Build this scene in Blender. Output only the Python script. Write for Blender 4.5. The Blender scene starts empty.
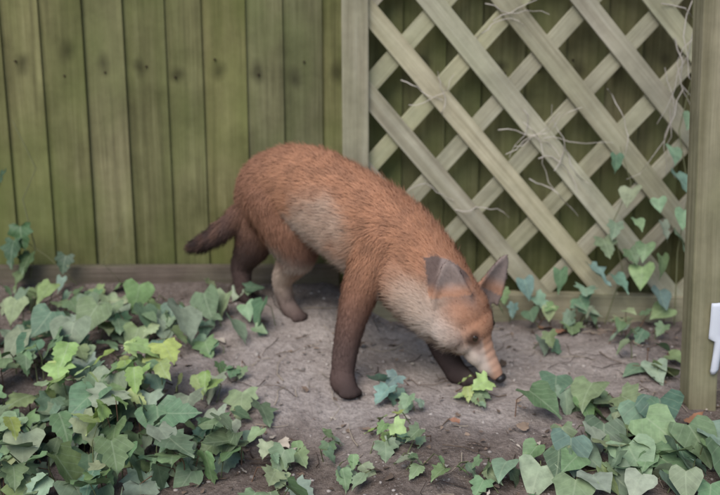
import bpy, math, random
import numpy as np
from mathutils import Vector, Matrix, noise
random.seed(7); np.random.seed(7)
R=random.random
def U(a,b): return a+(b-a)*random.random()
def sstep(a,b,x):
    t=min(1,max(0,(x-a)/(b-a))); return t*t*(3-2*t)
scene=bpy.context.scene

# ------------------------------------------------------------------ materials
def newmat(name,rough=.85,spec=.0):
    m=bpy.data.materials.new(name); m.use_nodes=True
    nt=m.node_tree; b=nt.nodes['Principled BSDF']
    b.inputs['Roughness'].default_value=rough
    b.inputs['Specular IOR Level'].default_value=spec
    return m,nt,b
def N(nt,t,**k):
    n=nt.nodes.new(t)
    for a,v in k.items(): setattr(n,a,v)
    return n
def noise_n(nt,vec,scale,detail=4,rough=.55,mapscale=None):
    if mapscale:
        mp=N(nt,'ShaderNodeMapping'); mp.inputs['Scale'].default_value=mapscale
        nt.links.new(vec,mp.inputs['Vector']); vec=mp.outputs[0]
    n=N(nt,'ShaderNodeTexNoise'); n.inputs['Scale'].default_value=scale
    n.inputs['Detail'].default_value=detail; n.inputs['Roughness'].default_value=rough
    nt.links.new(vec,n.inputs['Vector']); return n.outputs['Fac']
def ramp(nt,fac,stops):
    r=N(nt,'ShaderNodeValToRGB'); cr=r.color_ramp
    while len(cr.elements)<len(stops): cr.elements.new(.5)
    for e,(p,c) in zip(cr.elements,stops):
        e.position=p; e.color=(c[0],c[1],c[2],1) if hasattr(c,'__len__') else (c,c,c,1)
    nt.links.new(fac,r.inputs[0]); return r.outputs[0]
def mix(nt,a,b,fac,mode='MIX'):
    m=N(nt,'ShaderNodeMix',data_type='RGBA',blend_type=mode)
    for s,i in ((fac,0),(a,6),(b,7)):
        if isinstance(s,(int,float)): m.inputs[i].default_value=s
        elif isinstance(s,tuple): m.inputs[i].default_value=(*s,1)
        else: nt.links.new(s,m.inputs[i])
    return m.outputs[2]
def math_n(nt,op,a,b=None,c=None):
    m=N(nt,'ShaderNodeMath',operation=op)
    for i,s in enumerate((a,b,c)):
        if s is None: continue
        if isinstance(s,(int,float)): m.inputs[i].default_value=s
        else: nt.links.new(s,m.inputs[i])
    return m.outputs[0]
def bump(nt,b,h,strength=.4,dist=.004):
    n=N(nt,'ShaderNodeBump'); n.inputs['Strength'].default_value=strength; n.inputs['Distance'].default_value=dist
    nt.links.new(h,n.inputs['Height']); nt.links.new(n.outputs[0],b.inputs['Normal'])
def attr(nt,name='col'):
    a=N(nt,'ShaderNodeAttribute'); a.attribute_name=name; return a.outputs['Color']

def wood_mat(name,dark,mid,light,algae,stains=False,alg=.75):
    m,nt,b=newmat(name,.9,.0)
    uv=N(nt,'ShaderNodeTexCoord').outputs['UV']
    g1=noise_n(nt,uv,1,4,.6,(2.2,60,1))
    g2=noise_n(nt,uv,1,2,.6,(6,260,1))
    big=noise_n(nt,uv,1,2,.5,(3,7,1))
    c=ramp(nt,g1,[(.28,dark),(.5,mid),(.72,light)])
    c=mix(nt,c,ramp(nt,g2,[(.3,.72),(.65,1.1)]),.5,'MULTIPLY')
    c=mix(nt,c,algae,ramp(nt,big,[(.38,0.05),(.66,alg)]))
    obj=N(nt,'ShaderNodeTexCoord').outputs['Object']
    w=noise_n(nt,obj,9,4,.65)
    c=mix(nt,c,ramp(nt,w,[(.3,.66),(.7,1.18)]),.8,'MULTIPLY')
    if stains:
        sep=N(nt,'ShaderNodeSeparateXYZ'); nt.links.new(obj,sep.inputs[0])
        wn=noise_n(nt,obj,22,2,.5)
        wn2=noise_n(nt,obj,5,1,.5)
        xm=math_n(nt,'FRACT',math_n(nt,'ADD',math_n(nt,'DIVIDE',sep.outputs['X'],.1006),100.0))
        dx=math_n(nt,'MULTIPLY',math_n(nt,'SUBTRACT',xm,math_n(nt,'ADD',.15,math_n(nt,'MULTIPLY',wn2,.7))),.1006)
        zz=math_n(nt,'SUBTRACT',sep.outputs['Z'],math_n(nt,'ADD',.48,math_n(nt,'MULTIPLY',wn2,.14)))
        dz=math_n(nt,'MULTIPLY',zz,.7)
        d=math_n(nt,'SQRT',math_n(nt,'ADD',math_n(nt,'MULTIPLY',dx,dx),math_n(nt,'MULTIPLY',dz,dz)))
        d=math_n(nt,'ADD',d,math_n(nt,'MULTIPLY',math_n(nt,'SUBTRACT',wn,.5),.020))
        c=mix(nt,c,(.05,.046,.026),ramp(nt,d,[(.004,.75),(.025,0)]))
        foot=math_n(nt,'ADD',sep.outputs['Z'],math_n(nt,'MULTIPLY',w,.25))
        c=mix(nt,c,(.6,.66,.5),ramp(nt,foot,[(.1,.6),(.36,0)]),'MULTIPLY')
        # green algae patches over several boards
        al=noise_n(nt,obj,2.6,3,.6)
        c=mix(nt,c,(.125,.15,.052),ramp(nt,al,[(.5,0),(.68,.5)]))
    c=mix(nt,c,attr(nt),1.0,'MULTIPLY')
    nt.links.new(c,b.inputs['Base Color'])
    bump(nt,b,g1,.5,.003)
    return m
fence_m=wood_mat('fence_wood',(.125,.115,.062),(.195,.182,.092),(.26,.245,.13),(.165,.178,.072),True)
trel_m=wood_mat('trellis_wood',(.31,.275,.20),(.45,.41,.305),(.55,.515,.40),(.35,.35,.225),False,.5)
post_m=wood_mat('post_wood',(.19,.165,.105),(.28,.25,.165),(.36,.32,.22),(.24,.235,.13),False,.6)
board_m=wood_mat('board_wood',(.09,.065,.05),(.16,.125,.10),(.22,.175,.145),(.15,.14,.09))

# ------------------------------------------------------------------ mesh builder
class MB:
    def __init__(s): s.v=[];s.f=[];s.uv=[];s.c=[]
    def face(s,idx,uvs,col):
        s.f.append(idx); s.uv.extend(uvs); s.c.extend([col]*len(idx))
    def box(s,c,ax,ay,az,col=(1,1,1)):
        c,ax,ay,az=map(Vector,(c,ax,ay,az)); o=len(s.v)
        L,W,T=ax.length,ay.length,az.length; ou,ov=U(0,50),U(0,50)
        for i in(-1,1):
            for j in(-1,1):
                for k in(-1,1): s.v.append(c+ax*i+ay*j+az*k)
        def q(a,b,cc,d,kind):
            ids=[o+a,o+b,o+cc,o+d]; uv=[]
            for t in (a,b,cc,d):
                i=(t>>2&1)*2-1;j=(t>>1&1)*2-1;k=(t&1)*2-1
                if kind==0: uv.append((ou+i*L,ov+j*W))
                elif kind==1: uv.append((ou+i*L,ov+k*T+W*2))
                else: uv.append((ou+j*W*.2,ov+k*T))
            s.face(ids,uv,col)
        q(0,2,6,4,0);q(1,5,7,3,0);q(0,4,5,1,1);q(2,3,7,6,1);q(0,1,3,2,2);q(4,6,7,5,2)
    def obj(s,name,mat,smooth=False,bevel=0):
        me=bpy.data.meshes.new(name); me.from_pydata([tuple(v) for v in s.v],[],s.f)
        u=me.uv_layers.new(name='UVMap'); u.data.foreach_set('uv',np.array(s.uv,dtype=np.float32).ravel())
        ca=me.color_attributes.new('col','FLOAT_COLOR','CORNER')
        a=np.ones((len(s.c),4),dtype=np.float32); a[:,:3]=np.array(s.c); ca.data.foreach_set('color',a.ravel())
        if smooth: me.polygons.foreach_set('use_smooth',[True]*len(me.polygons))
        me.materials.append(mat); me.update()
        ob=bpy.data.objects.new(name,me); scene.collection.objects.link(ob)
        if bevel:
            md=ob.modifiers.new('bev','BEVEL'); md.width=bevel; md.segments=2; md.limit_method='ANGLE'
        return ob
def empty(name):
    e=bpy.data.objects.new(name,None); scene.collection.objects.link(e); return e

# ------------------------------------------------------------------ ground
def gz(x,y):
    s=max(0,-y)
    def L(s): return -.25*s if s<.6 else -.15-.08*min(s-.6,3)
    def Rr(s): return -.085-.06*s if s<.6 else -.121-.08*min(s-.6,3)
    a=sstep(-.10,.10,x); z=L(s)*(1-a)+Rr(s)*a
    f=1 if abs(x)<4 and s<4 else .3
    z+=f*(.016*noise.noise(Vector((x*4,y*4,1)))+.007*noise.noise(Vector((x*14,y*14,3)))+.0045*noise.noise(Vector((x*45,y*45,7))))
    return z
def axis(lo,hi,step,far):
    a=list(np.arange(lo,hi+1e-6,step)); d=step; l=lo;h=hi
    while h<far:
        d*=1.35; h+=d; l-=d; a.append(h); a.insert(0,l)
    return a
xs=axis(-1.3,1.3,.011,80); ys=axis(-1.25,.12,.011,80)
nx=len(xs)
vs=[(x,y,gz(x,y)) for y in ys for x in xs]
fs=[(j*nx+i,j*nx+i+1,(j+1)*nx+i+1,(j+1)*nx+i) for j in range(len(ys)-1) for i in range(nx-1)]
me=bpy.data.meshes.new('ground'); me.from_pydata(vs,[],fs); me.polygons.foreach_set('use_smooth',[True]*len(fs))
gcol=me.color_attributes.new('pale','FLOAT_COLOR','POINT')
arr=np.ones((len(vs),4),dtype=np.float32)
for i,(x,y,z) in enumerate(vs):
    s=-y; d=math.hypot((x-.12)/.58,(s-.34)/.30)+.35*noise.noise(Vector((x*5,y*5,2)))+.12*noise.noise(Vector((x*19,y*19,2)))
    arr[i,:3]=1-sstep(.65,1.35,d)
gcol.data.foreach_set('color',arr.ravel())
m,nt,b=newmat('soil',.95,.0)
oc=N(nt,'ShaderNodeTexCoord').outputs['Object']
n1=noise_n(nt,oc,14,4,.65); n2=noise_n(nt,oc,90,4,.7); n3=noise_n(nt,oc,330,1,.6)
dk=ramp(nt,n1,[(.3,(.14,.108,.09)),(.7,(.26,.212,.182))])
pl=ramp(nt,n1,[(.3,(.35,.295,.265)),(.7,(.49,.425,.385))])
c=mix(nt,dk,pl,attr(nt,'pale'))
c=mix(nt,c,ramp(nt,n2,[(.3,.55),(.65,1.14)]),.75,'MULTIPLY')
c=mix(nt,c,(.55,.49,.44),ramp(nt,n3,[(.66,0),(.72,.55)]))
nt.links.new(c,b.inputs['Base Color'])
bump(nt,b,n2,1.0,.009)
me.materials.append(m)
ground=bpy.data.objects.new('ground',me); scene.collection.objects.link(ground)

# ------------------------------------------------------------------ fence (feather-edge boards)
fb=MB(); bw=.1006
x=-26*bw
while x<2.6:
    v=U(.84,1.12); col=(v*U(.97,1.05),v,v*U(.9,1.1))
    o=len(fb.v); z0,z1=-.12,1.72+U(-.004,.004); w=bw+U(.002,.016)
    lean=U(-.004,.004); pr=U(-.003,.003)
    for (px,py) in ((x,.082),(x,.071),(x+w,.060+pr),(x+w,.068+pr)):
        fb.v.append(Vector((px,py,z0))); fb.v.append(Vector((px+lean,py,z1)))
    ou,ov=U(0,50),U(0,50)
    for a,bb,w0,w1 in ((0,1,0,.02),(1,2,.02,.13),(2,3,.13,.14),(3,0,.2,.31)):
        cc=col if (a,bb)!=(2,3) else tuple(q*.7 for q in col)
        fb.face([o+2*a,o+2*bb,o+2*bb+1,o+2*a+1],[(ou,ov+w0),(ou,ov+w1),(ou+1.8,ov+w1),(ou+1.8,ov+w0)],cc)
    fb.face([o+1,o+3,o+5,o+7],[(ou,ov)]*4,col); fb.face([o+6,o+4,o+2,o],[(ou,ov)]*4,col)
    x+=bw
for z in (.25,.9,1.5): fb.box((0,.105,z),(2.6,0,0),(0,0,.035),(0,.02,0))
fence=fb.obj('wooden_fence',fence_m)
cap=MB(); cap.box((0,.07,1.745),(2.6,0,0),(0,.03,0),(0,0,.02)); co=cap.obj('cap_rail',post_m,bevel=.003); co.parent=fence
gb=MB(); gb.box((-1.33,.032,-.045),(1.277,0,.004),(0,0,.088),(0,.016,0),(1,1,1)); g=gb.obj('gravel_board',board_m,bevel=.004); g.parent=fence
nl=MB()
for k in range(-26,26):
    nl.box((k*bw+.045+U(-.02,.02),.0655,.548+U(-.025,.025)),(.0022,0,0),(0,0,.0022),(0,.004,0))
m,nt,b=newmat('rusty_nail',.7); b.inputs['Base Color'].default_value=(.05,.035,.025,1)
o=nl.obj('nails',m); o.parent=fence

# ------------------------------------------------------------------ trellis
tr=empty('trellis_panel')
X0,X1,Z0,Z1=.0,.89,-.06,1.66
def slats(name,slope,zs,yc,hw):
    t=MB()
    for z in zs:
        pts=[]; sl=slope*U(.985,1.015)
        for xx in (X0,X1):
            zz=z+sl*(xx-.02)
            if Z0<=zz<=Z1: pts.append((xx,zz))
        for zz in (Z0,Z1):
            xx=.02+(zz-z)/sl
            if X0<xx<X1: pts.append((xx,zz))
        if len(pts)<2: continue
        a=Vector((pts[0][0],yc,pts[0][1]));bb=Vector((pts[1][0],yc,pts[1][1]))
        d=(bb-a)/2
        if d.length<.03: continue
        w=Vector((-d.z,0,d.x)).normalized()*hw*U(.95,1.05)
        v=U(.85,1.12)
        t.box((a+bb)/2,d,w,(0,.0048,0),(v,v*U(.97,1.02),v*U(.9,1.03)))
    o=t.obj(name,trel_m,bevel=.0015); o.parent=tr
slats('front_slats',-1.15,[.685+.203*i+U(-.006,.006) for i in range(-4,11)],-.008,.0255)
slats('rear_slats',1.12,[.300+.203*i+U(-.006,.006) for i in range(-7,8)],.004,.0215)
f=MB()
f.box((-.0125,-.006,.80),(-.004,0,.95),(.0325,0,0),(0,.024,0),(.80,.78,.76))
f.box((.452,-.005,-.058),(.431,0,-.008),(0,0,.040),(0,.020,0),(.76,.74,.68))
f.box((.905,-.006,.80),(0,0,.95),(.0215,0,0),(0,.024,0),(.8,.8,.8))
f.box((.452,-.005,1.66),(.431,0,0),(0,0,.025),(0,.020,0),(.9,.9,.9))
o=f.obj('frame',trel_m,bevel=.003); o.parent=tr

p=MB(); pa=Vector((.690,-.52,-.25)); pb=Vector((.625,-.50,1.5))
p.box((pa+pb)/2,(pb-pa)/2,(.028,0,0),(0,.028,0)); post=p.obj('wooden_post',post_m,bevel=.004)

m,nt,b=newmat('white_plastic',.5,.4); b.inputs['Base Color'].default_value=(.66,.68,.74,1)
t=MB()
prof=[(.108,.014),(.100,.017),(.07,.018),(.045,.018),(.036,.017),(.030,.009),(.0,.008),(-.03,.0085),(-.038,.006)]
for i,(z,hw) in enumerate(prof):
    for j in range(7):
        k=j/3-1; xx=.6965+.004*math.sin(i*.6)+(hw*k if hw>.012 else .006+hw*k)
        t.v.append(Vector((xx,-.5525-.004*(1-k*k)-.001*math.sin(i*1.3),z+.002*k)))
for i in range(len(prof)-1):
    for j in range(6):
        q=[i*7+j,(i+1)*7+j,(i+1)*7+j+1,i*7+j+1]; t.face(q,[(0,0)]*4,(1,1,1))
o=t.obj('plastic_tag',m,True); md=o.modifiers.new('t','SOLIDIFY'); md.thickness=.0012

# ------------------------------------------------------------------ leaves
def leaf_mat(name):
    m,nt,b=newmat(name,.5,.35)
    uv=N(nt,'ShaderNodeTexCoord').outputs['UV']
    sep=N(nt,'ShaderNodeSeparateXYZ'); nt.links.new(uv,sep.inputs[0])
    ax=math_n(nt,'ABSOLUTE',sep.outputs['X'])
    sv=math_n(nt,'FRACT',math_n(nt,'MULTIPLY',math_n(nt,'SUBTRACT',sep.outputs['Y'],math_n(nt,'MULTIPLY',ax,.9)),4.3))
    sv=math_n(nt,'ABSOLUTE',math_n(nt,'SUBTRACT',sv,.5))
    v1=ramp(nt,sv,[(.0,.7),(.08,0)]); v2=ramp(nt,ax,[(.008,1),(.03,0)])
    vein=mix(nt,v1,v2,1.0,'LIGHTEN')
    oc=N(nt,'ShaderNodeTexCoord').outputs['Object']
    nn=noise_n(nt,oc,60,3,.6)
    c=mix(nt,attr(nt),ramp(nt,nn,[(.3,.70),(.7,1.2)]),.85,'MULTIPLY')
    c=mix(nt,c,(.30,.26,.13),ramp(nt,nn,[(.70,0),(.78,.5)]))
    c2=mix(nt,c,(.40,.46,.30),.55)
    c=mix(nt,c,c2,math_n(nt,'MULTIPLY',vein,.55))
    nt.links.new(c,b.inputs['Base Color'])
    return m
leaf_m=leaf_mat('leaf')
m,nt,b=newmat('stem',.7); nt.links.new(attr(nt),b.inputs['Base Color']); stem_m=m
HEART=[(0.0,(.03,-.02)),(.04,(.30,-.17)),(.14,(.46,-.08)),(.27,(.52,.09)),(.42,(.47,.28)),(.58,(.36,.48)),(.74,(.22,.68)),(.88,(.09,.86)),(1.0,(.004,1.0))]
LOBED=[(0.0,(.03,-.02)),(.03,(.27,-.16)),(.1,(.46,-.10)),(.18,(.40,.06)),(.28,(.56,.26)),(.36,(.44,.34)),(.45,(.30,.40)),(.54,(.34,.56)),(.66,(.22,.66)),(.78,(.17,.80)),(.9,(.06,.88)),(1.0,(.004,1.0))]
NETTLE=[(0,(.02,0)),(.06,(.2,.0)),(.14,(.33,.12)),(.22,(.29,.17)),(.3,(.37,.29)),(.38,(.30,.33)),(.48,(.33,.46)),(.55,(.24,.5)),(.66,(.24,.63)),(.73,(.15,.67)),(.85,(.12,.82)),(.92,(.05,.88)),(1,(.003,1))]
def leaf(mb,pos,size,yaw,pitch,roll,kind,col,wid=1.0):
    M=Matrix.Translation(pos)@Matrix.Rotation(yaw,4,'Z')@Matrix.Rotation(pitch,4,'X')@Matrix.Rotation(roll,4,'Y')
    o=len(mb.v); fold=U(-.02,.4); droop=U(-.1,.6); wv=U(0,6); wa=U(.015,.06); tw=U(-.25,.25); sk=U(-.15,.15)
    L=[]
    for (m_,(ox,oy)) in kind:
        for k in (-1,-.5,0,.5,1):
            X=ox*k*wid*(U(.94,1.06) if abs(k)==1 else 1); a=abs(k); Y=m_*(1-a)+oy*a
            if a==.5: X*=1.02
            z=fold*abs(X)**1.3-droop*.5*max(Y,0)**2+wa*math.sin(Y*11+wv+k*2)*a+tw*X*Y
            L.append((X,Y)); mb.v.append(M@Vector(((X+sk*Y*Y)*size,Y*size,z*size)))
    n=len(kind)
    for i in range(n-1):
        for j in range(4):
            q=[i*5+j,i*5+j+1,(i+1)*5+j+1,(i+1)*5+j]
            mb.face([o+t for t in q],[L[t] for t in q],col)
def tube(mb,pts,r0,r1,col):
    o=len(mb.v); n=len(pts)
    for i,p in enumerate(pts):
        t=(Vector(pts[min(i+1,n-1)])-Vector(pts[max(i-1,0)])).normalized()
        a=t.orthogonal().normalized(); bb=t.cross(a); r=r0+(r1-r0)*i/(n-1)
        for k in range(4):
            an=k*math.pi/2; mb.v.append(Vector(p)+a*math.cos(an)*r+bb*math.sin(an)*r)
    for i in range(n-1):
        for k in range(4):
            k2=(k+1)%4
            mb.face([o+i*4+k,o+i*4+k2,o+i*4+4+k2,o+i*4+4+k],[(0,0)]*4,col)
GREENS=[(.15,.23,.12),(.18,.27,.14),(.13,.21,.12),(.21,.30,.14),(.23,.31,.20),(.28,.36,.23)]
LIME=[(.33,.45,.15),(.38,.49,.18)]
BLUE=[(.19,.29,.22)]
DARK=[(.06,.11,.05),(.07,.12,.06)]
def pick(pal):
    c=random.choice(pal); v=U(.7,1.22); return (c[0]*v*U(.88,1.18),c[1]*v,c[2]*v*U(.8,1.2))
class Plant:
    def __init__(s): s.l=MB(); s.s=MB()
    def add(s,x,sd,h,size,kind=HEART,pal=GREENS,yaw=None,pitch=None,stem=True,wid=1.0):
        y=-sd; z=gz(x,y)+h
        if yaw is None: yaw=math.pi+random.gauss(0,1.0)
        if pitch is None: pitch=random.gauss(-.45,.4)
        pos=Vector((x,y,z))
        leaf(s.l,pos,size,yaw,pitch,random.gauss(0,.3),kind,pick(pal),wid)
        if stem:
            gx,gy=x+U(-.03,.03),y+U(-.01,.05); gy=min(gy,.0)
            g0=Vector((gx,gy,gz(gx,gy)-.003)); md=(g0+pos)/2+Vector((U(-.01,.01),U(0,.01),U(0,.015)))
            tube(s.s,[g0,md,pos],.0014,.0009,(.18,.2,.10) if R()<.7 else (.2,.12,.08))
    def cluster(s,x,sd,rx,rs,n,h0,h1,s0,s1,kinds=(HEART,),pal=GREENS,**k):
        for _ in range(n):
            a=U(0,2*math.pi); r=math.sqrt(R()); X=x+rx*r*math.cos(a); S=max(.0,sd+rs*r*math.sin(a))
            if noise.noise(Vector((X*9,S*9,4)))<-.15 and R()<.7: continue
            s.add(X,S,U(h0,h1),U(s0,s1),random.choice(kinds),pal,wid=U(.8,1.1),**k)
    def done(s,name):
        a=s.l.obj(name,leaf_m,True); bb=s.s.obj('stems',stem_m,True); bb.parent=a
P=Plant()
for a in [(-.53,.15,.085,.072),(-.82,.12,.05,.055),(-.75,.13,.075,.06),(-.66,.14,.05,.055),(-.405,.28,.085,.095),(-.29,.27,.055,.068),(-.225,.22,.07,.07),
          (-.37,.18,.07,.08),(-.32,.17,.06,.065),(-.6,.26,.085,.085),(-.63,.34,.08,.09),(-.70,.28,.08,.075),(-.74,.36,.07,.08),(-.50,.24,.07,.07),(-.44,.2,.05,.055),
          (-.27,.19,.045,.045),(-.8,.22,.08,.065),(-.56,.19,.05,.055),(-.85,.3,.07,.08)]:
    P.add(*a,yaw=math.pi+U(-.7,.7),pitch=-U(.5,1.15))
P.cluster(-.6,.12,.36,.10,42,.01,.05,.03,.055,(HEART,LOBED))
P.cluster(-.64,.28,.30,.12,42,.01,.07,.04,.07,(HEART,LOBED))
P.cluster(-1.25,.3,.3,.3,60,.01,.09,.05,.08,(HEART,))
P.cluster(-.36,.26,.14,.10,14,.01,.04,.03,.055,(HEART,NETTLE))
P.done('bindweed_plant')
P=Plant()
P.cluster(-.65,.52,.26,.15,100,.01,.10,.035,.085,(HEART,LOBED,LOBED,NETTLE))
P.cluster(-.48,.70,.26,.14,130,.01,.10,.035,.085,(HEART,LOBED,NETTLE))
P.cluster(-1.0,.75,.30,.3,70,.01,.10,.05,.09,(HEART,LOBED))
P.cluster(-.28,.66,.14,.10,22,.01,.05,.035,.065,(HEART,LOBED))
P.cluster(-.55,.95,.5,.14,50,.01,.07,.05,.09,(HEART,LOBED))
for a in [(-.24,.50,.03,.07),(-.20,.545,.03,.06),(-.30,.46,.04,.065),(-.34,.55,.05,.075),(-.28,.58,.04,.07)]: P.add(*a,kind=LOBED)
P.done('ivy_plant')
P=Plant()
P.cluster(-.50,.50,.12,.06,14,.08,.13,.045,.075,(LOBED,NETTLE),LIME)
P.cluster(-.45,.73,.06,.04,8,.10,.13,.045,.065,(NETTLE,),LIME)
P.cluster(-.33,.50,.04,.03,4,.05,.09,.04,.055,(NETTLE,),LIME)
P.cluster(-.6,.6,.2,.2,12,.07,.12,.04,.065,(NETTLE,),LIME)
P.done('bramble_plant')
for (x,s,n,pal) in ((.065,.50,7,BLUE),(-.09,.68,6,GREENS),(.08,.70,8,GREENS),(.05,.66,5,LIME),(.245,.50,5,LIME),(.24,.53,3,GREENS),(.0,.77,6,GREENS),(.09,.57,3,GREENS),(.2,.8,6,GREENS),(-.27,.42,4,GREENS),(-.12,.79,7,GREENS),(.12,.80,6,GREENS),(-.17,.74,5,GREENS)):
    P=Plant()
    for _ in range(n): P.add(x+U(-.035,.035),s+U(-.03,.03),U(.01,.045),U(.022,.05),random.choice((NETTLE,LOBED)),pal)
    P.done('seedling_plant')
P=Plant()
for a in [(.33,.58,.05,.08),(.46,.55,.06,.08),(.57,.62,.06,.085),(.40,.5,.05,.065),(.52,.7,.06,.085),(.59,.72,.06,.09),(.63,.72,.05,.08),(.37,.76,.05,.075),(.62,.8,.05,.09),(.45,.68,.04,.075)]:
    P.add(*a,yaw=math.pi+U(-.8,.8),pitch=-U(.2,.9))
P.cluster(.52,.74,.20,.14,50,.01,.05,.04,.08,(HEART,HEART,LOBED))
P.cluster(.95,.6,.2,.3,40,.01,.08,.05,.09,(HEART,))
P.cluster(.34,.80,.16,.06,14,.01,.04,.035,.07,(HEART,LOBED))
P.cluster(.50,.57,.12,.06,14,.01,.05,.035,.065,(HEART,LOBED))
P.cluster(.55,.95,.3,.12,26,.01,.04,.05,.08,(HEART,))
P.done('bindweed_plant')
P=Plant()
P.cluster(.66,.12,.16,.1,20,.01,.08,.03,.065,(HEART,LOBED,NETTLE),GREENS)
P.cluster(.46,.07,.14,.04,14,.03,.10,.03,.06,(HEART,LOBED),GREENS+BLUE)
P.cluster(.47,.24,.05,.05,4,.02,.06,.04,.06,(LOBED,),GREENS+BLUE)
P.cluster(.66,.33,.06,.08,8,.01,.06,.035,.065,(HEART,))
P.done('ground_ivy')
P=Plant()
def vine(pts,r=.0018,col=(.2,.2,.11)):
    tube(P.s,pts,r,r*.6,col)
vine([(.80,-.05,-.1),(.79,-.06,.1),(.81,-.05,.25),(.775,-.05,.4),(.80,-.05,.55),(.78,-.05,.75)])
vine([(.62,-.05,-.1),(.66,-.05,.05),(.63,-.04,.17),(.67,-.04,.27),(.64,-.03,.36)])
for (x,z,sz) in ((.765,.27,.07),(.785,.12,.075),(.66,.235,.065),(.63,.155,.05),(.60,.11,.065),(.62,.325,.045),(.79,.19,.05),(.83,.36,.05),(.57,.04,.07),(.635,.02,.06),(.70,.04,.065),(.50,.03,.06),(.41,.01,.055),(.75,-.02,.06),(.67,.09,.045),(.80,.42,.045),(.74,.16,.05),(.71,.10,.05),(.745,.07,.06),(.68,.17,.04),(.73,.22,.04),(.76,.34,.05)):
    leaf(P.l,Vector((x,-.055-U(0,.03),z+sz*.4)),sz,math.pi+U(-.8,.8),-U(.5,1.3),U(-.5,.5),random.choice((HEART,HEART,LOBED)),pick(GREENS+BLUE),U(.8,1.05))
P.done('climbing_vine')
P=Plant()
vine([(-.86,.02,0),(-.83,.0,.1),(-.86,.02,.22),(-.82,.02,.3),(-.87,.02,.42)])
vine([(-.60,-.02,0),(-.66,-.0,.06),(-.62,.0,.12),(-.6,.01,.19)],.0012)
vine([(-.86,.0,.12),(-.80,-.01,.08),(-.74,-.02,.03)],.001)
for (x,z,sz) in ((-.86,.13,.065),(-.88,.09,.07),(-.84,.06,.06),(-.89,.28,.04),(-.86,.02,.07),(-.75,.06,.05)):
    leaf(P.l,Vector((x,-.01,z+sz*.4)),sz,math.pi+U(-.6,.6),-U(.7,1.3),U(-.4,.4),LOBED,pick(DARK if z>.05 else GREENS))
P.done('climbing_vine')

# dry tendrils woven through the trellis
d=MB()
def tendril(x,z,L,ang,n=9):
    pts=[]; a=ang
    for i in range(n):
        pts.append((x,-.024+.010*math.sin(i*1.7+x*9),z)); a+=U(-.55,.55)
        x+=L/n*math.cos(a); z+=L/n*math.sin(a)
    v=U(.8,1.15); tube(d,pts,U(.0010,.0021),.0007,(.60*v,.54*v,.47*v))
for (x,z,L,a) in ((.12,.46,.16,.3),(.10,.52,.13,-.5),(.2,.44,.12,1.2),(.32,.66,.2,.4),(.30,.70,.18,-.6),(.28,.62,.15,1.2),(.40,.42,.22,-.5),(.36,.34,.25,.1),(.45,.38,.2,-.1),(.48,.30,.2,.6),(.42,.28,.18,-.8),(.5,.36,.15,-1.2),
        (.44,.33,.17,.2),(.40,.45,.15,-.9),(.34,.40,.2,.5),(.38,.36,.16,-.4),(.78,.75,.4,-1.4),(.80,.72,.45,-1.7),(.76,.62,.25,-.9),(.74,.55,.3,-1.0),(.79,.50,.3,-1.5),(.72,.70,.25,-.3),(.76,.45,.2,-1.8),(.83,.68,.3,-1.6),(.6,.5,.2,-.3),(.12,.25,.15,.8),(.24,.2,.16,-.4)):
    tendril(x,z,L,a)
m,nt,b=newmat('dry_stem',.8); nt.links.new(attr(nt),b.inputs['Base Color'])
d.obj('dry_vine_stems',m,True)

# ------------------------------------------------------------------ litter
m,nt,b=newmat('litter',.85); nt.links.new(attr(nt),b.inputs['Base Color']); lit_m=m
l=MB()
for _ in range(1000):
    x=U(-.9,.95); s=U(.05,.95)
    d_=math.hypot((x-.12)/.5,(s-.32)/.25)
    if d_<1 and R()<.55: continue
    z=gz(x,-s)+.004
    pal=random.choice([(.22,.16,.12),(.27,.20,.15),(.20,.15,.12),(.48,.42,.35),(.12,.09,.07)]); v=U(.8,1.2)
    sz=U(.006,.018) if R()<.94 else U(.022,.038)
    leaf(l,Vector((x,-s,z)),sz,U(0,6.28),U(-.3,.5),U(-.5,.5),NETTLE,tuple(c*v for c in pal),U(.5,1.1))
for (x,s,sz,c) in ((.455,.10,.055,(.34,.19,.12)),(.48,.13,.045,(.32,.17,.11)),(-.155,.64,.05,(.6,.52,.42)),(-.13,.655,.03,(.55,.48,.4)),(.19,.63,.025,(.38,.2,.13)),(.63,.62,.045,(.38,.2,.12)),(.3,.66,.035,(.3,.22,.16))):
    leaf(l,Vector((x,-s,gz(x,-s)+.010)),sz,U(0,6.28),U(-.1,.4),U(-.5,.5),NETTLE,c)
for _ in range(230):
    x=U(-.8,.9); s=U(.05,.95); a=U(0,6.28); L=U(.02,.11); pts=[]
    for i in range(4):
        xx=x+math.cos(a)*L*i/3; ss_=s+math.sin(a)*L*i/3; a+=U(-.3,.3); pts.append((xx,-ss_,gz(xx,-ss_)+.003+U(0,.004)))
    tube(l,pts,U(.0006,.0017),.0006,random.choice([(.15,.11,.08),(.42,.35,.27),(.08,.06,.05)]))
l.obj('leaf_litter',lit_m,True)
g=MB()
import bmesh
bm=bmesh.new(); bmesh.ops.create_icosphere(bm,subdivisions=1,radius=1); iv=[v.co.copy() for v in bm.verts]; ifc=[[v.index for v in f.verts] for f in bm.faces]; bm.free()
for _ in range(1100):
    x=U(-.8,.95); s=U(.03,.95); r=U(.0015,.0045) if R()<.975 else U(.005,.008)
    z=gz(x,-s)+r*.2; o=len(g.v); c=U(.20,.46); col=(c*1.06,c*.94,c*.85); fx,fy,fz=U(.7,1.4),U(.7,1.4),U(.5,.9)
    for v in iv: k=U(.8,1.2); g.v.append(Vector((x+v.x*r*fx*k,-s+v.y*r*fy*k,z+v.z*r*fz*k)))
    for q in ifc: g.face([o+i for i in q],[(0,0)]*3,col)
g.obj('soil_clods',lit_m,True)

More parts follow.
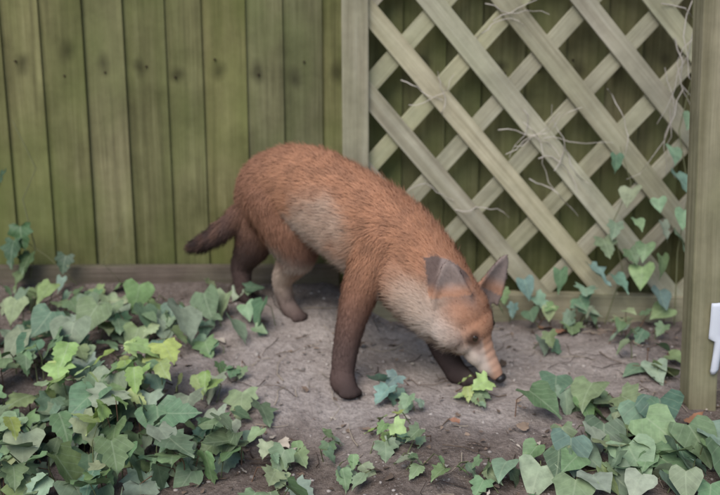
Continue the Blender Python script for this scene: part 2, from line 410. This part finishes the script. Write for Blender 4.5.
# ------------------------------------------------------------------ FOX
S=[]; GRP=[0]
def put(c,ax,col,cb,fl): S.append((np.array(c,dtype=float),ax,col,np.array(cb,dtype=float),fl,GRP[0]))
def chain(pts,comb=-1,step=.28,lat=None):
    P_=[Vector(p[:3]) for p in pts]
    n=len(pts)
    for i in range(n-1):
        a,b_=pts[i],pts[i+1]; A,B=P_[i],P_[i+1]
        p0=P_[max(i-1,0)];p3=P_[min(i+2,n-1)]
        k=max(2,int((B-A).length/(step*min(a[3],b_[3])))+1)
        for j in range(k+(1 if i==n-2 else 0)):
            t=j/k
            C=.5*((2*A)+(-p0+B)*t+(2*p0-5*A+4*B-p3)*t*t+(-p0+3*A-3*B+p3)*t**3)
            T=(B-A).normalized()
            rv=a[3]*(1-t)+b_[3]*t; rl=a[4]*(1-t)+b_[4]*t
            col=tuple(a[5][q]*(1-t)+b_[5][q]*t for q in range(3)); fl=a[6]*(1-t)+b_[6]*t
            if lat is None: ax=np.eye(3)*rv
            else:
                l_=Vector(lat).normalized(); l_=(l_-T*l_.dot(T)).normalized(); u_=l_.cross(T)
                ax=np.array([list(l_*rl),list(T*min(rv,rl)),list(u_*rv)]).T
            put(C,ax,col,T*comb,fl)
OR=(.49,.25,.15); ORD=(.36,.185,.12); BR=(.22,.125,.095); PALE=(.56,.43,.34); CREAM=(.63,.54,.47); DKL=(.12,.08,.07); BLK=(.055,.04,.037); GRY=(.22,.165,.145)
LAT=(.64,.77,0)
chain([(-.240,-.11,.243,.068,.054,ORD,.016),(-.205,-.13,.268,.088,.070,ORD,.020),(-.13,-.20,.283,.094,.070,OR,.022),(-.055,-.265,.252,.102,.077,OR,.023),
       (.02,-.32,.211,.106,.081,OR,.023),(.08,-.355,.180,.095,.077,OR,.022),(.125,-.385,.147,.083,.069,OR,.021),(.160,-.405,.110,.076,.063,OR,.016),(.195,-.422,.076,.062,.060,OR,.010)],-1,lat=LAT)
chain([(.075,-.39,.130,.057,.057,OR,.020),(.120,-.415,.083,.054,.054,PALE,.021),(.163,-.430,.042,.049,.049,CREAM,.018)],-1,lat=LAT)
r2=lambda *p:(p[0],p[1],p[2],p[3],p[3],p[4],p[5])
chain([r2(-.195,-.165,.235,.072,ORD,.018),r2(-.168,-.185,.180,.060,ORD,.016),r2(-.146,-.19,.130,.046,BR,.013),r2(-.168,-.17,.088,.031,PALE,.010),r2(-.186,-.155,.052,.024,PALE,.008),r2(-.180,-.148,.005,.0205,GRY,.006),r2(-.168,-.152,-.020,.0215,GRY,.004),r2(-.150,-.165,-.033,.017,DKL,.003)],1)
chain([r2(-.232,-.10,.225,.065,ORD,.018),r2(-.245,-.10,.175,.057,BR,.015),r2(-.259,-.095,.13,.044,DKL,.011),r2(-.280,-.08,.095,.033,DKL,.009),r2(-.294,-.072,.066,.027,DKL,.007),r2(-.292,-.076,.02,.0215,DKL,.006),r2(-.287,-.082,-.004,.0225,BLK,.004),r2(-.270,-.095,-.013,.017,BLK,.003)],1)
chain([r2(.048,-.375,.185,.060,OR,.019),r2(.024,-.395,.14,.048,OR,.016),r2(.004,-.408,.10,.039,ORD,.012),r2(-.014,-.42,.045,.032,BR,.009),r2(-.029,-.43,-.02,.0275,DKL,.007),r2(-.036,-.44,-.07,.025,DKL,.006),r2(-.036,-.45,-.092,.0275,DKL,.004),r2(-.024,-.474,-.102,.020,BLK,.003)],1)
chain([r2(.10,-.34,.15,.055,ORD,.015),r2(.135,-.335,.07,.043,ORD,.011),r2(.160,-.35,.01,.032,DKL,.008),r2(.178,-.375,-.04,.027,BLK,.006),r2(.20,-.395,-.078,.024,BLK,.004),r2(.211,-.407,-.092,.025,BLK,.003),r2(.228,-.422,-.097,.018,BLK,.003)],1)
chain([r2(-.245,-.115,.255,.033,ORD,.017),r2(-.28,-.12,.216,.026,BR,.019),r2(-.325,-.125,.172,.0235,DKL,.021),r2(-.375,-.125,.140,.018,BLK,.021),r2(-.410,-.12,.126,.007,BLK,.016)],1)
def ball(c,r,col,comb,fl,axes=None):
    put(c,np.eye(3)*r if axes is None else axes,col,comb,fl)
for (c,dr) in (((-.144,-.171,-.036),(.8,-.6)),((-.262,-.102,-.017),(.8,-.6)),((-.020,-.483,-.106),(.35,-.9)),((.236,-.430,-.101),(.6,-.75))):
    dv=Vector((dr[0],dr[1],0)).normalized(); sv=Vector((-dv.y,dv.x,0))
    for k in (-1.5,-.5,.5,1.5):
        q=Vector(c)+sv*k*.0105+dv*(.007 if abs(k)<1 else 0); ball(q,.0100,BLK,dv,.002)
# head
GRP[0]=1
S0=Vector((.211,-.430,.060)); N0=Vector((.294,-.450,-.084))
ha=(N0-S0).normalized(); hl=Vector((.72,.66,.0)); hl=(hl-ha*hl.dot(ha)).normalized(); hu=ha.cross(hl)
def H(a,l_,u_): return S0+ha*a+hl*l_+hu*u_
def hax(ra,rl,ru): return np.array([list(ha*ra),list(hl*rl),list(hu*ru)]).T
back=list(-ha)
ball(H(.0,0,0),0,OR,back,.010,hax(.057,.066,.053))
ball(H(.035,0,.003),0,OR,back,.006,hax(.048,.057,.043))
for sgn in(-1,1):
    ball(H(.022,sgn*.049,-.014),0,CREAM,list(-ha*.6+hl*sgn*.8),.019,hax(.042,.035,.034))
    ball(H(.050,sgn*.034,-.014),0,CREAM,list(-ha*.8+hl*sgn*.5),.011,hax(.036,.027,.029))
    ball(H(.052,sgn*.022,.016),0,OR,back,.003,hax(.024,.020,.018))
    ball(H(.088,sgn*.019,-.012),0,CREAM,back,.004,hax(.038,.022,.022))
    ball(H(.122,sgn*.011,-.012),0,CREAM,back,.002,hax(.032,.017,.019))
for (a,rl,ru,u_) in ((.06,.038,.034,0),(.078,.033,.029,-.002),(.095,.028,.025,-.003),(.112,.0235,.022,-.004),(.13,.0205,.020,-.005),(.145,.018,.018,-.005),(.156,.015,.015,-.005)):
    ball(H(a,0,u_),0,OR,back,.0025,hax(.016,rl,ru))
for (a,r) in ((.07,.023),(.10,.019),(.135,.014)): ball(H(a,0,-.033+a*.06),0,CREAM,back,.004,hax(.022,r,.014))
# ears (cupped)
GRP[0]=0
earinfo=[]
for base,tip,fdir,W in ((Vector((.187,-.466,.088)),Vector((.177,-.482,.176)),(.02,-1,.15),.041),(Vector((.266,-.398,.082)),Vector((.312,-.396,.168)),(.55,-.85,.1),.036)):
    ax_=(tip-base); L=ax_.length; d_=ax_.normalized()
    face=Vector(fdir); face=(face-d_*face.dot(d_)).normalized(); sd=d_.cross(face).normalized()
    earinfo.append((base,d_,face,sd,L,W))
    for i in range(12):
        t=i/11; w=W*(1-t)**.66*(1 if t>.15 else .9)+.002
        for k in np.linspace(-1,1,9):
            c=base+d_*(L*(t*1.0-.08))+sd*(w*k)+face*(.013*k*k*(1-t)-.005)
            ball(c,0,GRY,list(d_),.003,np.array([list(d_*.007),list(sd*.006),list(face*.0042)]).T)
def ico(n,r):
    bm=bmesh.new(); bmesh.ops.create_icosphere(bm,subdivisions=n,radius=r); V=np.array([v.co[:] for v in bm.verts]); F=np.array([[v.index for v in f.verts] for f in bm.faces]); bm.free(); return V,F
V3,F3=ico(3,1); V1,F1=ico(1,1.05)
vv=[];ff=[];o=0
for (c,ax,*_) in S:
    small=np.linalg.norm(ax[:,0])<.0085
    a,fq=(V1,F1) if small else (V3,F3)
    vv.append(a@ax.T+c); ff.append((fq if np.linalg.det(ax)>0 else fq[:,::-1])+o); o+=len(a)
vv=np.vstack(vv); ff=np.vstack(ff)
me=bpy.data.meshes.new('tmp'); me.from_pydata(vv.tolist(),[],ff.tolist())
tmp=bpy.data.objects.new('tmp',me); scene.collection.objects.link(tmp)
md=tmp.modifiers.new('r','REMESH'); md.mode='VOXEL'; md.voxel_size=.0036; md.use_smooth_shade=True
sm=tmp.modifiers.new('s','SMOOTH'); sm.factor=.5; sm.iterations=7
dg=bpy.context.evaluated_depsgraph_get()
fm=bpy.data.meshes.new_from_object(tmp.evaluated_get(dg)); fm.name='red_fox'
bpy.data.objects.remove(tmp)
nv=len(fm.vertices); co=np.empty(nv*3); fm.vertices.foreach_get('co',co); co=co.reshape(-1,3)
no=np.empty(nv*3); fm.vertices.foreach_get('normal',no); no=no.reshape(-1,3)
C=np.array([s[0] for s in S]); Rm=np.array([np.mean(np.linalg.norm(s[1],axis=0)) for s in S]); Cl=np.array([s[2] for s in S]); Cb=np.array([s[3] for s in S]); Fl=np.array([s[4] for s in S]); Gr=np.array([float(s[5]) for s in S])
inv=np.array([np.linalg.inv(s[1]) for s in S])
col=np.zeros((nv,3)); cmb=np.zeros((nv,3)); fl=np.zeros(nv); hw_=np.zeros(nv)
for a in range(0,nv,2000):
    q=co[a:a+2000]; dlt=q[:,None,:]-C[None]
    e=np.einsum('sij,vsj->vsi',inv,dlt); dn=(np.linalg.norm(e,axis=2)-1)*Rm[None]
    w=np.exp(-(dn-dn.min(1,keepdims=True))/.008); w/=w.sum(1,keepdims=True)
    col[a:a+2000]=w@Cl; cmb[a:a+2000]=w@Cb; fl[a:a+2000]=w@Fl; hw_[a:a+2000]=w@Gr
def ss(a,b,x):
    t=np.clip((x-a)/(b-a),0,1); return t*t*(3-2*t)
def blend(mask,c):
    global col
    col=col*(1-mask[:,None])+np.array(c)[None]*mask[:,None]
rel=co-np.array(S0)
A_=rel@np.array(ha); L_=rel@np.array(hl); U_=rel@np.array(hu)
ishead=hw_
torso=(co[:,0]>-.22)*(co[:,2]>.085)*(1-ishead)
bn=np.array([noise.noise(Vector(c)*22) for c in co]); bn2=np.array([noise.noise(Vector(c)*38+Vector((5,2,9))) for c in co])
fd=np.linalg.norm((co-np.array([-.085,-.34,.225]))/np.array([.085,.12,.060]),axis=1)+bn*.4
blend(torso*(1-ss(.45,1.35,fd))*.72*(no[:,1]<.3),PALE)
blend(torso*ss(.2,.75,-no[:,2])*.7*(co[:,2]<.24),CREAM)
ch=np.linalg.norm((co-np.array([.125,-.44,.075]))/np.array([.065,.06,.06]),axis=1)+bn*.4
blend((1-ss(.4,1.2,ch))*.45*(1-ishead),PALE)
# grizzled darker guard hair on back, rump and shoulder
blend((1-ishead)*ss(.05,.45,bn2+.25*no[:,2])*.38*(co[:,2]>.12),(.25,.135,.09))
blend(torso*ss(.55,.95,no[:,2])*.25,(.36,.18,.11))
blend(ishead*ss(.004,.028,-(U_+.006)),CREAM)
blend(ishead*ss(.060,.085,A_)*ss(.012,.022,np.abs(L_))*.65,CREAM)
for sgn in (-1,1):
    dd=np.sqrt(((A_-.078)**2)*.12+(L_-sgn*(.033-.20*(A_-.052)))**2)
    blend(ishead*(1-ss(.0035,.011,dd))*(U_>-.012)*.45*(A_>.045)*(A_<.125),BR)
    de=np.linalg.norm(np.stack([(A_-.056)*.8,L_-sgn*.036,(U_-.022)*.6],1),axis=1)
    blend(ishead*(1-ss(.007,.017,de))*.85,(.08,.045,.035))
fl=np.where((ishead>.3)&(A_>.045)&(np.abs(L_)<.04),np.minimum(fl,.004),fl)
for (bs,d_,fc,sd,L,W) in earinfo:
    r=co-np.array(bs); t=r@np.array(d_)/L; inn=(t>.12)*(t<1.2)*(np.abs(r@np.array(sd))<.045)*(np.abs(r@np.array(fc))<.03)
    f=no@np.array(fc); w=np.abs(r@np.array(sd))/(W*np.clip(1-t,0.02,1)**.66+.004)
    blend(inn*ss(.15,.25,t)*(1-ss(-.2,.2,f)),(.12,.075,.06)); blend(inn*ss(.15,.3,t)*ss(-.2,.3,f),(.34,.265,.235)); blend(inn*ss(.70,1.05,w)*ss(.15,.3,t)*.8,(.12,.08,.07))
    blend(inn*(1-ss(.2,.5,t))*.7,OR)
    fl=np.where(inn>0,.0055,fl)
ca=fm.color_attributes.new('col','FLOAT_COLOR','POINT'); a4=np.ones((nv,4),dtype=np.float32); a4[:,:3]=col; ca.data.foreach_set('color',a4.ravel())
m,nt,b=newmat('fox_skin',.9); nt.links.new(attr(nt),b.inputs['Base Color'])
fm.materials.clear(); fm.materials.append(m)
fox=bpy.data.objects.new('red_fox',fm); scene.collection.objects.link(fox)
fm.calc_loop_triangles(); nt_=len(fm.loop_triangles); tri=np.empty(nt_*3,dtype=np.int32); fm.loop_triangles.foreach_get('vertices',tri); tri=tri.reshape(-1,3)
p0,p1,p2=co[tri[:,0]],co[tri[:,1]],co[tri[:,2]]; ar=np.linalg.norm(np.cross(p1-p0,p2-p0),axis=1)
NF=150000
ti=np.random.choice(nt_,NF,p=ar/ar.sum()); r1=np.sqrt(np.random.rand(NF)); r2_=np.random.rand(NF)
w0,w1,w2=1-r1,r1*(1-r2_),r1*r2_
def itp(arr):
    T=arr[tri[ti]]; W=np.stack([w0,w1,w2],1)
    return (T*W[...,None]).sum(1) if arr.ndim==2 else (T*W).sum(1)
rp,rn,rc,rb,rf=itp(co),itp(no),itp(col),itp(cmb),itp(fl)
nrm=lambda a:a/np.maximum(np.linalg.norm(a,axis=1,keepdims=True),1e-8)
rn=nrm(rn); rb=rb-rn*(rb*rn).sum(1,keepdims=True); rb=nrm(rb)
tuft=np.array([noise.noise_vector(Vector(p)*45)[:] for p in rp])
d1=nrm(rb*.85+rn*.42+tuft*.22+np.random.randn(NF,3)*.20+np.array([0,0,-.12]))
d2=nrm(d1+rb*.4-rn*.08+np.array([0,0,-.25]))
ln=(rf*np.random.uniform(.6,1.45,NF))[:,None]
sdv=nrm(np.cross(d1,rn+np.random.randn(NF,3)*.25)); wd=(.0004+rf*.020)[:,None]
Rt=rp-rn*.0008
Vs=np.stack([Rt-sdv*wd,Rt+sdv*wd,Rt+d1*ln*.55-sdv*wd*.65,Rt+d1*ln*.55+sdv*wd*.65,Rt+d1*ln*.55+d2*ln*.45],1).reshape(-1,3)
base=(np.arange(NF)*5)[:,None]
Q=base+np.array([[0,1,3,2]]); T=base+np.array([[2,3,4]])
fu=bpy.data.meshes.new('fur'); fu.vertices.add(NF*5); fu.vertices.foreach_set('co',Vs.astype(np.float32).ravel())
loops=np.concatenate([Q,T],1).ravel().astype(np.int32); fu.loops.add(len(loops)); fu.loops.foreach_set('vertex_index',loops)
fu.polygons.add(NF*2); st=np.stack([np.arange(NF)*7,np.arange(NF)*7+4],1).ravel().astype(np.int32); fu.polygons.foreach_set('loop_start',st)
fu.update(calc_edges=True); fu.validate()
var=np.random.uniform(.86,1.14,(NF,1))*(1+.12*tuft[:,:1]); cc=np.repeat(rc*var,5,0).reshape(NF,5,3); cc[:,:2]*=.93; cc[:,4]*=1.06
a4=np.ones((NF*5,4),dtype=np.float32); a4[:,:3]=np.clip(cc.reshape(-1,3),0,1)
ca=fu.color_attributes.new('col','FLOAT_COLOR','POINT'); ca.data.foreach_set('color',a4.ravel())
fu.polygons.foreach_set('use_smooth',[True]*len(fu.polygons))
try: fu.normals_split_custom_set_from_vertices(np.repeat(nrm(rn+d1*.15),5,0).tolist())
except Exception as e: print(e)
m,nt,b=newmat('fox_fur',.9); nt.links.new(attr(nt),b.inputs['Base Color']); fu.materials.append(m)
fo=bpy.data.objects.new('fur',fu); scene.collection.objects.link(fo); fo.parent=fox
def uvball(name,c,axes,mat):
    me=bpy.data.meshes.new(name); me.from_pydata((V3@axes.T+np.array(c)).tolist(),[],F3.tolist()); me.polygons.foreach_set('use_smooth',[True]*len(me.polygons)); me.materials.append(mat)
    ob=bpy.data.objects.new(name,me); scene.collection.objects.link(ob); ob.parent=fox
me_,nt,b=newmat('eye',.15,.5); b.inputs['Base Color'].default_value=(.03,.018,.010,1)
mn,nt,b=newmat('nose_skin',.4,.4); b.inputs['Base Color'].default_value=(.02,.017,.017,1)
for sgn in(-1,1): uvball('eye',H(.058,sgn*.034,.0255),hax(.0085,.0065,.0065),me_)
uvball('nose',H(.169,0,.001),hax(.0095,.0135,.0115),mn)
uvball('mouth',H(.142,0,-.0225),hax(.018,.0160,.0018),mn)

# ------------------------------------------------------------------ camera & light
cam=bpy.data.cameras.new('camera'); co_=bpy.data.objects.new('camera',cam); scene.collection.objects.link(co_); scene.camera=co_
co_.location=(0,-2.2,.567); co_.rotation_euler=(math.radians(78),0,0)
cam.sensor_width=36; cam.lens=44; cam.clip_end=500; cam.clip_start=.01
cam.dof.use_dof=True; cam.dof.focus_distance=1.45; cam.dof.aperture_fstop=3.4
w=bpy.data.worlds.new('World'); scene.world=w; w.use_nodes=True; nt=w.node_tree
sky=nt.nodes.new('ShaderNodeTexSky'); sky.sky_type='NISHITA'; sky.sun_disc=False
sd=Vector((-.30,-.65,.8)).normalized()
sky.sun_elevation=math.asin(sd.z); sky.sun_rotation=math.atan2(sd.x,sd.y)
nt.links.new(sky.outputs[0],nt.nodes['Background'].inputs[0]); nt.nodes['Background'].inputs[1].default_value=.15
sl=bpy.data.lights.new('sun','SUN'); sl.energy=2.5; sl.angle=math.radians(45); sl.color=(1,.95,.88)
so=bpy.data.objects.new('sun',sl); scene.collection.objects.link(so); so.rotation_euler=sd.to_track_quat('Z','Y').to_euler()
scene.view_settings.view_transform='Standard'; scene.view_settings.look='None'; scene.view_settings.exposure=0
